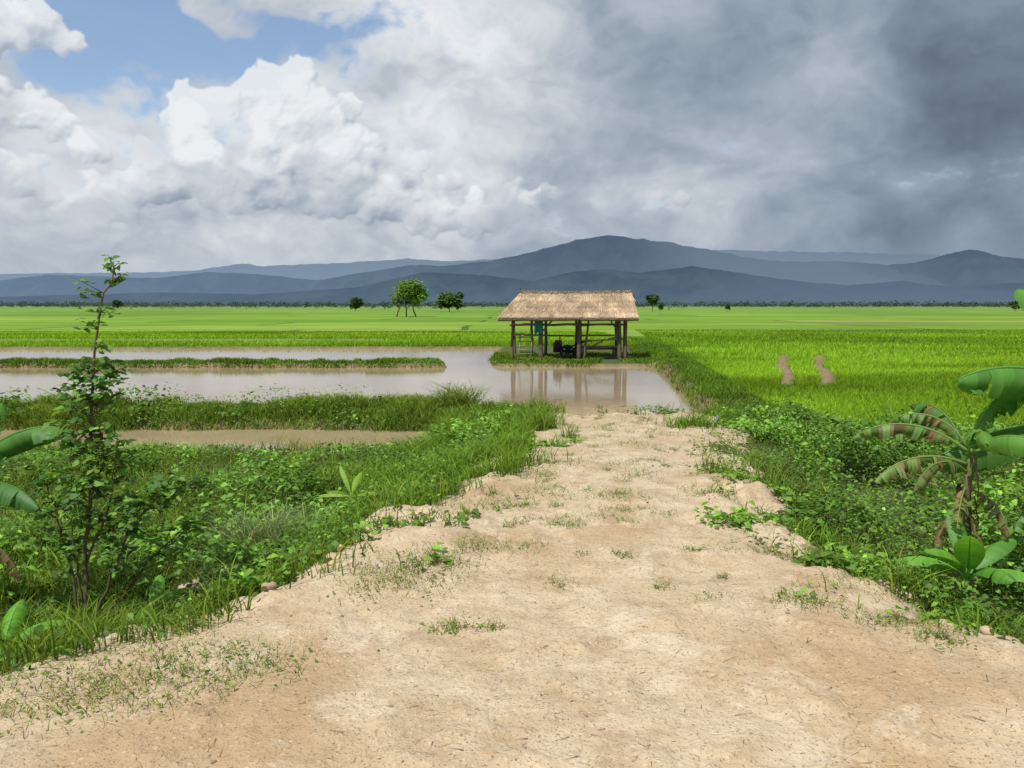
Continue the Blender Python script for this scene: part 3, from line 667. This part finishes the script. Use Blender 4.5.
def slope(y_e, sgn):
    nu, nv = 60, 20; V = []; C = []
    for j in range(nv + 1):
        q = j / nv; L = rl + (xl - rl) * q; Rr = rr + (xr - rr) * q
        for i in range(nu + 1):
            u = i / nu; x = L + (Rr - L) * u; y = ry + (y_e - ry) * q; step = (q * 5 % 1) * .05
            z = ridge_z + (eave_z - ridge_z) * q + step * .8 + .05 * (fbm(x * 1.5, y * 1.5, 3, 5) - .5) - sag(x) * (1 - q)
            V.append([x, y, z]); C.append(np.array([.30, .235, .155]) * (.75 + .5 * fbm(x * 3, q * 4, 3, 6)) * (.7 if (q * 5 % 1) < .12 else 1))
    n0 = len(V); V2 = [[a, b_, c - .1] for a, b_, c in V]; T = []
    W = nu + 1
    for j in range(nv):
        for i in range(nu):
            a = j * W + i; T += [[a, a + 1, a + W + 1], [a, a + W + 1, a + W], [n0 + a, n0 + a + W + 1, n0 + a + 1], [n0 + a, n0 + a + W, n0 + a + W + 1]]
    bd = [i for i in range(W)] + [j * W + nu for j in range(1, nv + 1)] + [nv * W + i for i in range(nu - 1, -1, -1)] + [j * W for j in range(nv - 1, 0, -1)]
    for k in range(len(bd)):
        a = bd[k]; c = bd[(k + 1) % len(bd)]; T += [[a, n0 + c, c], [a, n0 + a, n0 + c]]
    tb.add(V + V2, T, np.array(C + C))
    n = 13000; q = np.where(rs.rand(n) < .55, np.ceil(rs.rand(n) * 5) / 5 * .985, rs.rand(n)) + rs.randn(n) * .02; q = np.clip(q, .04, 1.0); u = rs.rand(n)
    L = rl + (xl - rl) * q; Rr = rr + (xr - rr) * q
    ln = (.3 + .3 * rs.rand(n)) / 2.2; q0 = np.clip(q - ln, 0, 1); q1 = q + .005 + .04 * rs.rand(n) ** 3
    XA = lambda qq: (rl + (xl - rl) * qq) + ((rr + (xr - rr) * qq) - (rl + (xl - rl) * qq)) * u
    x = XA(q); dx = rs.randn(n) * .12
    f = lambda qq, dz: np.stack([XA(qq) + (qq - q0) * dx, ry + (y_e - ry) * qq, ridge_z + (eave_z - ridge_z) * qq + dz - sag(x) * (1 - qq)], 1)
    p0 = f(q0, .02 + .02 * rs.rand(n)); p1 = f(q1, .045 + .03 * rs.rand(n)); s = np.array([1, 0, 0]) * (.008 + .008 * rs.rand(n))[:, None]
    Vb = np.stack([p0 - s, p0 + s, p1 + s * .5, p1 - s * .5], 1).reshape(-1, 3)
    Tb = (np.array([[0, 1, 2], [0, 2, 3]])[None] + (np.arange(n) * 4)[:, None, None]).reshape(-1, 3)
    c = vary((.39, .305, .20), n, .24, .08, rs) * (.45 + 1.1 * fbm(x * 2.2, q * 3, 3, 66)[:, None]); tb.add(Vb, Tb, np.repeat(c, 4, 0))
slope(fy, -1); slope(by, 1)
n = 3200; x = rl - .03 + (rr - rl + .06) * rs.rand(n); yy = rs.randn(n) * .12
p0 = np.stack([x, ry + yy, ridge_z + .07 - np.abs(yy) * .55 - sag(x)], 1); a = rs.rand(n) * 6.28
p1 = p0 + np.stack([np.cos(a) * .16, np.sin(a) * .12, -.05 + .02 * rs.randn(n)], 1); s = np.stack([-np.sin(a), np.cos(a), 0 * a], 1) * .01
tb.add(np.stack([p0 - s, p0 + s, p1], 1).reshape(-1, 3), np.arange(n * 3).reshape(-1, 3), np.repeat(vary((.36, .28, .185), n, .25, .1, rs), 3, 0))
tb.make('thatch_roof', MAT_STRAW, False, hut)
beam('ridge_pole_left', [.5, ry - .1, 2.9], [.34, ry - .2, 3.3], .02)
lad = bpy.data.objects.new('wooden_ladder', None); link(lad)
for i, xx in enumerate((.3, .82)): tube('ladder_rail_%d' % i, [[xx, HY - .95, .05], [xx + .06, HY - .75, 1.2]], [.03, .028], woodl, lad, 6)
for i in range(6): z_ = .2 + i * .18; tube('rung_%d' % i, [[.24, HY - .93 + z_ * .16, z_], [.94, HY - .93 + z_ * .16, z_]], [.022, .022], woodl, lad, 6)
plat = bpy.data.objects.new('bamboo_platform', None); link(plat)
pbf = Buf()
for i in range(20): box_into(pbf, [3.25 + i * .08, HY + .55, .62 + .003 * (i % 3)], [.055, 1.7, .025], (.3, .23, .13))
pbf.make('slats', MAT_STRAW, False, plat)
for i, (xx, yy) in enumerate([(3.3, HY - .2), (4.7, HY - .2), (3.3, HY + 1.3), (4.7, HY + 1.3)]): tube('platform_leg_%d' % i, [[xx, yy, 0], [xx, yy, .6]], [.045, .04], wood, plat, 7)
for i, yy in enumerate([HY - .2, HY + 1.3]): tube('platform_bearer_%d' % i, [[3.15, yy, .565], [4.9, yy, .565]], [.04, .04], wood, plat, 7)
tube('backrest_rail', [[3.3, HY - .25, .55], [4.1, HY - .25, .95], [4.75, HY - .28, 1.12]], [.03, .03, .03], woodl, plat, 7)
cm = simple_mat('turquoise_cloth', (.02, .22, .2), .8, .2, 10, .4)
cb = Buf(); nu, nv = 14, 10; V = []
for j in range(nv + 1):
    for i in range(nu + 1):
        u = i / nu; v = j / nv; V.append([.98 + u * .36 - .06 * v * math.sin(u * 6), HY - .86 + .05 * math.sin(u * 14 + v * 2) * (.3 + v), 1.98 - v * (.72 + .06 * math.sin(u * 9))])
T = []
for j in range(nv):
    for i in range(nu): a = j * (nu + 1) + i; T += [[a, a + 1, a + nu + 2], [a, a + nu + 2, a + nu + 1]]
cb.add(V, T, (.1, .3, .3)); cb.make('hanging_cloth', cm, True)
tr = bpy.data.objects.new('walking_tractor', None); link(tr)
dark = simple_mat('dark_iron', (.025, .025, .028), .5, .3, 10, .2, .4); red = simple_mat('engine_paint', (.10, .03, .02), .5, .3, 10, .2)
TX, TY = 2.4, HY + .1
def ring(nm, c, r, rr_, m, lugs=0):
    b1 = Buf(); pts = [[c[0] + r * math.cos(a), c[1], c[2] + r * math.sin(a)] for a in np.linspace(0, 2 * math.pi, 25)]
    tube_into(b1, pts, np.full(25, rr_), (.1, .1, .1), 6)
    for k in range(6): a = k * math.pi / 3; tube_into(b1, [c, [c[0] + r * math.cos(a), c[1], c[2] + r * math.sin(a)]], [.018, .018], (.1, .1, .1), 5)
    for k in range(lugs): a = 2 * math.pi * k / lugs; box_into(b1, [c[0] + (r + .03) * math.cos(a), c[1], c[2] + (r + .03) * math.sin(a)], [.07, .14, .02], ry=-a)
    tube_into(b1, [[c[0], c[1] - .06, c[2]], [c[0], c[1] + .06, c[2]]], [.05, .05], (.1, .1, .1), 8)
    b1.make(nm, m, False, tr)
ring('wheel_near', [TX + .1, TY - .35, .38], .3, .045, dark, 12); ring('wheel_far', [TX + .1, TY + .35, .38], .3, .045, dark, 12)
tube('axle', [[TX + .1, TY - .35, .38], [TX + .1, TY + .35, .38]], [.03, .03], dark, tr)
b1 = Buf(); box_into(b1, [TX - .1, TY, .45], [.9, .22, .1]); box_into(b1, [TX + .12, TY, .5], [.26, .26, .3]); b1.make('chassis', dark, False, tr)
b1 = Buf(); box_into(b1, [TX - .35, TY, .68], [.4, .3, .34]); box_into(b1, [TX - .33, TY, .89], [.3, .22, .1]); o = b1.make('engine', red, False, tr)
bm = o.modifiers.new('b', 'BEVEL'); bm.width = .03; bm.segments = 2
ring('flywheel', [TX - .35, TY - .2, .66], .14, .025, dark)
for i, s in enumerate((-1, 1)): tube('handlebar_%d' % i, [[TX + .1, TY + s * .08, .6], [TX + .5, TY + s * .18, .75], [TX + .95, TY + s * .3, .9], [TX + 1.15, TY + s * .3, .9]], [.02] * 4, dark, tr)
tube('exhaust', [[TX - .25, TY, .9], [TX - .25, TY, 1.15]], [.025, .025], dark, tr)
bt = Buf(); zb = gz(3.5, 13.6)
tube_into(bt, [[3.5, 13.6, zb], [3.505, 13.6, zb + .1], [3.507, 13.6, zb + .12], [3.51, 13.6, zb + .15]], [.025, .025, .015, .01], (.05, .2, .5), 12)
bt.make('plastic_bottle', simple_mat('blue_plastic', (.08, .2, .45), .3, .05), True)

# ------------------------------------------------------------------ light
SUN_EL, SUN_AZ = math.radians(58), math.radians(218)
sd = Vector((math.sin(SUN_AZ) * math.cos(SUN_EL), math.cos(SUN_AZ) * math.cos(SUN_EL), math.sin(SUN_EL)))
ld = bpy.data.lights.new('sun', 'SUN'); ld.energy = 4.5; ld.angle = math.radians(.6); ld.color = (1, .96, .88)
lo = bpy.data.objects.new('sun', ld); lo.rotation_euler = (-sd).to_track_quat('-Z', 'Y').to_euler(); lo.location = (0, 0, 30); link(lo)

# ------------------------------------------------------------------ sky: Nishita blue + cloud layer computed over azimuth / elevation
PPD = 15.0; EPD = 16.0; W_ = int(120 * PPD); H_ = int(43 * EPD)
az = (np.arange(W_) + .5) / PPD - 60; el = (np.arange(H_) + .5) / EPD
AZ, EL = np.meshgrid(az, el)
def to_ang(u, v): return math.degrees(math.atan((u - 512) / 804)), (305 - v) / 14.1
wx = fbm(AZ * .2, EL * .28, 4, 101, .5) - .5; wy = fbm(AZ * .2, EL * .28, 4, 121, .5) - .5
CP = [(-60, 40, .60), (100, 10, .62), (200, 5, .62), (300, 20, .58), (400, 30, .68), (470, 50, .70), (540, 40, .58), (620, 30, .45), (700, 40, .36), (780, 20, .38), (860, 15, .42), (930, 20, .30), (1000, 40, .22),
      (350, 80, .66), (430, 100, .76), (500, 110, .66), (580, 90, .46), (660, 100, .33), (740, 90, .35), (810, 80, .48), (870, 70, .36), (940, 90, .18), (1000, 130, .15), (60, 130, .6), (20, 160, .55), (130, 150, .62),
      (450, 160, .68), (520, 160, .57), (600, 150, .42), (680, 150, .36), (760, 150, .37), (830, 130, .42), (880, 150, .25), (950, 170, .155), (1010, 190, .19), (50, 220, .58), (150, 230, .62), (300, 240, .58), (420, 230, .62),
      (520, 230, .50), (600, 215, .42), (660, 200, .60), (740, 200, .50), (800, 200, .38), (880, 205, .30), (950, 215, .25), (1010, 225, .28), (100, 265, .5), (300, 260, .5), (600, 245, .25), (800, 245, .32), (1000, 250, .32),
      (200, -200, .6), (600, -250, .55), (900, -200, .4), (-400, 100, .55), (1500, 100, .35), (-400, -200, .5), (1500, -200, .45)]
num = np.zeros_like(AZ); den = np.full_like(AZ, 1e-6)
AW = AZ + wx * 9; EW = EL + wy * 7
for (u, v, L) in CP:
    a_, e_ = to_ang(u, v); sgm = 2.7 if -100 < u < 1100 and v > -50 else 12
    g = np.exp(-((AW - a_) ** 2 + ((EW - e_) * 1.15) ** 2) / (2 * sgm ** 2)) + 1e-7; num += g * L; den += g
B = num / den
A2 = AZ + wx * 3; E2 = EL + wy * 3
f1 = fbm(A2 * .22 + E2 * .12, E2 * .42 - A2 * .06, 6, 131, .5); f2 = fbm(A2 * .8 + E2 * .5, E2 * 1.2 - A2 * .3, 5, 141, .55)
B = B * (1 + .7 * (f1 - .5) + .26 * (f2 - .5) * np.interp(AZ, [-10, 15], [1.3, .9]))
def blur(a, s):
    s = max(s, .3); r = int(3 * s) + 1; k = np.exp(-np.arange(-r, r + 1) ** 2 / (2 * s * s)); k /= k.sum()
    n0, n1 = a.shape; P_ = np.pad(a, r, mode='edge')
    fk = lambda L: np.fft.rfft(np.pad(k, (0, L - len(k))))
    L = P_.shape[1]; o = np.fft.irfft(np.fft.rfft(P_, axis=1) * fk(L)[None], n=L, axis=1)[:, 2 * r:2 * r + n1]
    L = P_.shape[0]; o = np.fft.irfft(np.fft.rfft(o, axis=0) * fk(L)[:, None], n=L, axis=0)[2 * r:2 * r + n0]
    return o
streak = fbm(AZ * .5 + EL * .3, EL * .04, 3, 211) - .5
B = B * (1 + .4 * blur(streak, 6) * sstep(-2, 6, AZ) * sstep(12, 8, EL))
def G(u, v, su, sv, amp=1.0):
    a_, e_ = to_ang(u, v); return amp * np.exp(-((AW - a_) / (su / 14.)) ** 2 - ((EW - e_) / (sv / 14.)) ** 2)
hole = G(10, 28, 95, 36, 1.4) + G(140, 85, 105, 52, 1.4) + G(240, 62, 90, 30, .9) + G(340, 75, 55, 20, .5) - G(230, 5, 140, 13, .9) - G(40, 150, 80, 25, .3)
hole += 1.0 * np.exp(-((AZ + 52) / 6) ** 2 - ((EL - 30) / 8) ** 2) + .9 * np.exp(-((AZ - 55) / 8) ** 2 - ((EL - 34) / 6) ** 2)
holef = sstep(.25, 1.0, hole + (f2 - .5) * 1.0 + (f1 - .5) * .8) * .93
rs = np.random.RandomState(21)
Hc = np.full((H_, W_), -1.0)
def puffc(a_, e_, r, z, gen):
    cx = (a_ + 60) * PPD; cy = e_ * EPD; rp = r * PPD
    x0, x1 = int(max(0, cx - rp)), int(min(W_, cx + rp + 1)); y0, y1 = int(max(0, cy - rp)), int(min(H_, cy + rp + 1))
    if x1 > x0 and y1 > y0:
        yy, xx = np.ogrid[y0:y1, x0:x1]; d2 = rp * rp - (xx - cx) ** 2 - (yy - cy) ** 2
        h = np.where(d2 > 0, z * PPD + np.sqrt(np.maximum(d2, 0)), -1); Hc[y0:y1, x0:x1] = np.maximum(Hc[y0:y1, x0:x1], h)
    if gen < 3 and r > .16:
        for _ in range((9, 8, 6)[gen]):
            t = rs.uniform(-.25, 1.25) * math.pi; q = r * rs.uniform(.35, .95); rc = r * rs.uniform(.3, .52)
            puffc(a_ + q * math.cos(t) * 1.05, e_ + q * math.sin(t) * .95, rc, z + math.sqrt(max(r * r - q * q, 0)) * .8, gen + 1)
CU = [(290, 122, 34), (252, 136, 34), (330, 142, 32), (214, 152, 32), (196, 128, 16), (285, 165, 42), (235, 185, 42), (332, 186, 40), (370, 165, 20), (172, 190, 28), (390, 205, 26), (432, 216, 24), (478, 221, 22), (518, 216, 22), (548, 203, 13),
      (122, 214, 22), (82, 228, 20), (292, 100, 18), (256, 110, 15), (18, 84, 22), (50, 76, 18), (78, 90, 12), (-8, 92, 20), (-60, 110, 40), (30, 200, 18), (2, 196, 18), (58, 150, 20), (18, 140, 18), (100, 170, 16), (650, 207, 13), (624, 210, 10), (676, 203, 9),
      (355, 118, 10), (410, 175, 14), (-120, 160, 50), (-200, 130, 60), (-300, 170, 60), (450, 185, 10), (720, 214, 8)]
for (u, v, r) in CU:
    a_, e_ = to_ang(u, v); puffc(a_, e_, r / 14., 0, 0)
jx = (fbm(AZ * 1.3, EL * 1.3, 5, 161, .6) - .5) * 26; jy = (fbm(AZ * 1.3, EL * 1.3, 5, 171, .6) - .5) * 26
I = np.clip((np.arange(W_)[None] + jx), 0, W_ - 1).astype(int); J = np.clip((np.arange(H_)[:, None] + jy), 0, H_ - 1).astype(int)
Hw = Hc[J, I]; M = (Hw > 0).astype(float); Hw = np.maximum(Hw, 0)
Hs = blur(Hw, 1.5) + 4 * (fbm(AZ * 3, EL * 3, 4, 181, .6) - .5); Hm = blur(Hw, 6)
def lamb(Hh, k):
    gy, gx = np.gradient(Hh); gx = gx * k; gy = gy * k; l = 1 / np.sqrt(gx * gx + gy * gy + 1)
    return np.clip((-gx * -.42 - gy * .74 + .52) * l, -.4, 1)
lit = .42 * lamb(Hs, .5) + .58 * lamb(Hm, 1.0)
occ = np.clip((blur(Hw, 3) - blur(Hw, 13)) / 26, -.5, .5)
CB = .54 + .34 * lit + .24 * occ
CB = CB * (.80 + .30 * sstep(2.5, 12, EL)) * (1 - .22 * sstep(-5, 12, AZ)) * (1 + .4 * (f1 - .5))
Mb = blur(M, 2.0); ca = sstep(.25, .75, Mb + (fbm(AZ * 2.2, EL * 2.2, 4, 191, .6) - .5) * .55)
soft = sstep(.34, .60, fbm(A2 * .4, E2 * .5, 4, 201))
upper = np.clip((EL - 9) / 3, 0, 1)
ca = ca * np.maximum(.25 + .75 * soft, upper * .9) * sstep(1.5, 8, EL)
ca = ca * np.where(AZ > 2, .6, 1)
L_ = B * (1 - ca) + np.clip(CB, .2, .86) * ca
hzn = (.7 * (1 - sstep(.5, 5.5, EL))); L_ = L_ * (1 - hzn) + hzn * np.interp(AZ, [-35, -10, 6, 12, 30], [.54, .50, .30, .33, .34])
L_ = np.clip(L_, .10, .88)
lum = [0, .15, .25, .36, .5, .65, .88]
rr_ = np.interp(L_, lum, [0, .12, .205, .31, .46, .625, .86]); gg_ = np.interp(L_, lum, [0, .152, .255, .37, .515, .665, .88]); bb_ = np.interp(L_, lum, [0, .205, .325, .445, .585, .71, .895])
cov = np.maximum(1 - holef, ca)
top = sstep(34, 43, EL)
cov = cov * (1 - top) + .75 * top
buf4 = np.stack([rr_ * (1 - top) + .42 * top, gg_ * (1 - top) + .45 * top, bb_ * (1 - top) + .5 * top, cov], -1).astype(np.float32)
img = bpy.data.images.new('cloud_layer', W_, H_, alpha=True, float_buffer=True); img.colorspace_settings.name = 'Non-Color'; img.alpha_mode = 'CHANNEL_PACKED'
img.pixels.foreach_set(buf4.ravel()); img.update(); img.pack()

w = bpy.data.worlds.new('World'); scene.world = w; w.use_nodes = True
N = NT(w.node_tree); bg = N.n['Background']; out = N.n['World Output']
sky = N.node('ShaderNodeTexSky', sky_type='NISHITA'); sky.sun_disc = False; sky.sun_elevation = SUN_EL; sky.sun_rotation = SUN_AZ
sky.air_density = 1.0; sky.dust_density = 1.0; sky.ozone_density = 1.6
N.l.new(sky.outputs[0], bg.inputs[0]); bg.inputs[1].default_value = .15
g = N.node('ShaderNodeTexCoord').outputs['Generated']; sp = N.node('ShaderNodeSeparateXYZ'); N.l.new(g, sp.inputs[0])
azn = N.M('MULTIPLY', N.M('ARCTAN2', sp.outputs[0], sp.outputs[1]), 57.2958 / 120)
eln = N.M('MINIMUM', N.M('MAXIMUM', N.M('MULTIPLY', N.M('ARCSINE', sp.outputs[2]), 57.2958 / 43), .002), .998)
it = N.node('ShaderNodeTexImage'); it.image = img; it.extension = 'MIRROR'; it.interpolation = 'Linear'
N.put(it.inputs[0], N.comb(N.M('ADD', azn, .5), eln))
bc = N.node('ShaderNodeBackground'); N.l.new(it.outputs[0], bc.inputs[0]); bc.inputs[1].default_value = 1.0
mx = N.node('ShaderNodeMixShader'); N.l.new(it.outputs[1], mx.inputs[0]); N.l.new(bg.outputs[0], mx.inputs[1]); N.l.new(bc.outputs[0], mx.inputs[2]); N.l.new(mx.outputs[0], out.inputs[0])

# ------------------------------------------------------------------ camera
cd = bpy.data.cameras.new('camera'); cd.sensor_width = 36; cd.lens = 28.27; cd.clip_start = .05; cd.clip_end = 40000
co = bpy.data.objects.new('camera', cd); co.location = (0, 0, 2.5); co.rotation_euler = (math.radians(90 - 5.6), 0, 0); link(co)
scene.camera = co
scene.view_settings.view_transform = 'Standard'; scene.view_settings.look = 'None'; scene.view_settings.exposure = 0
print('verts', sum(len(o.data.vertices) for o in bpy.data.objects if o.type == 'MESH'))
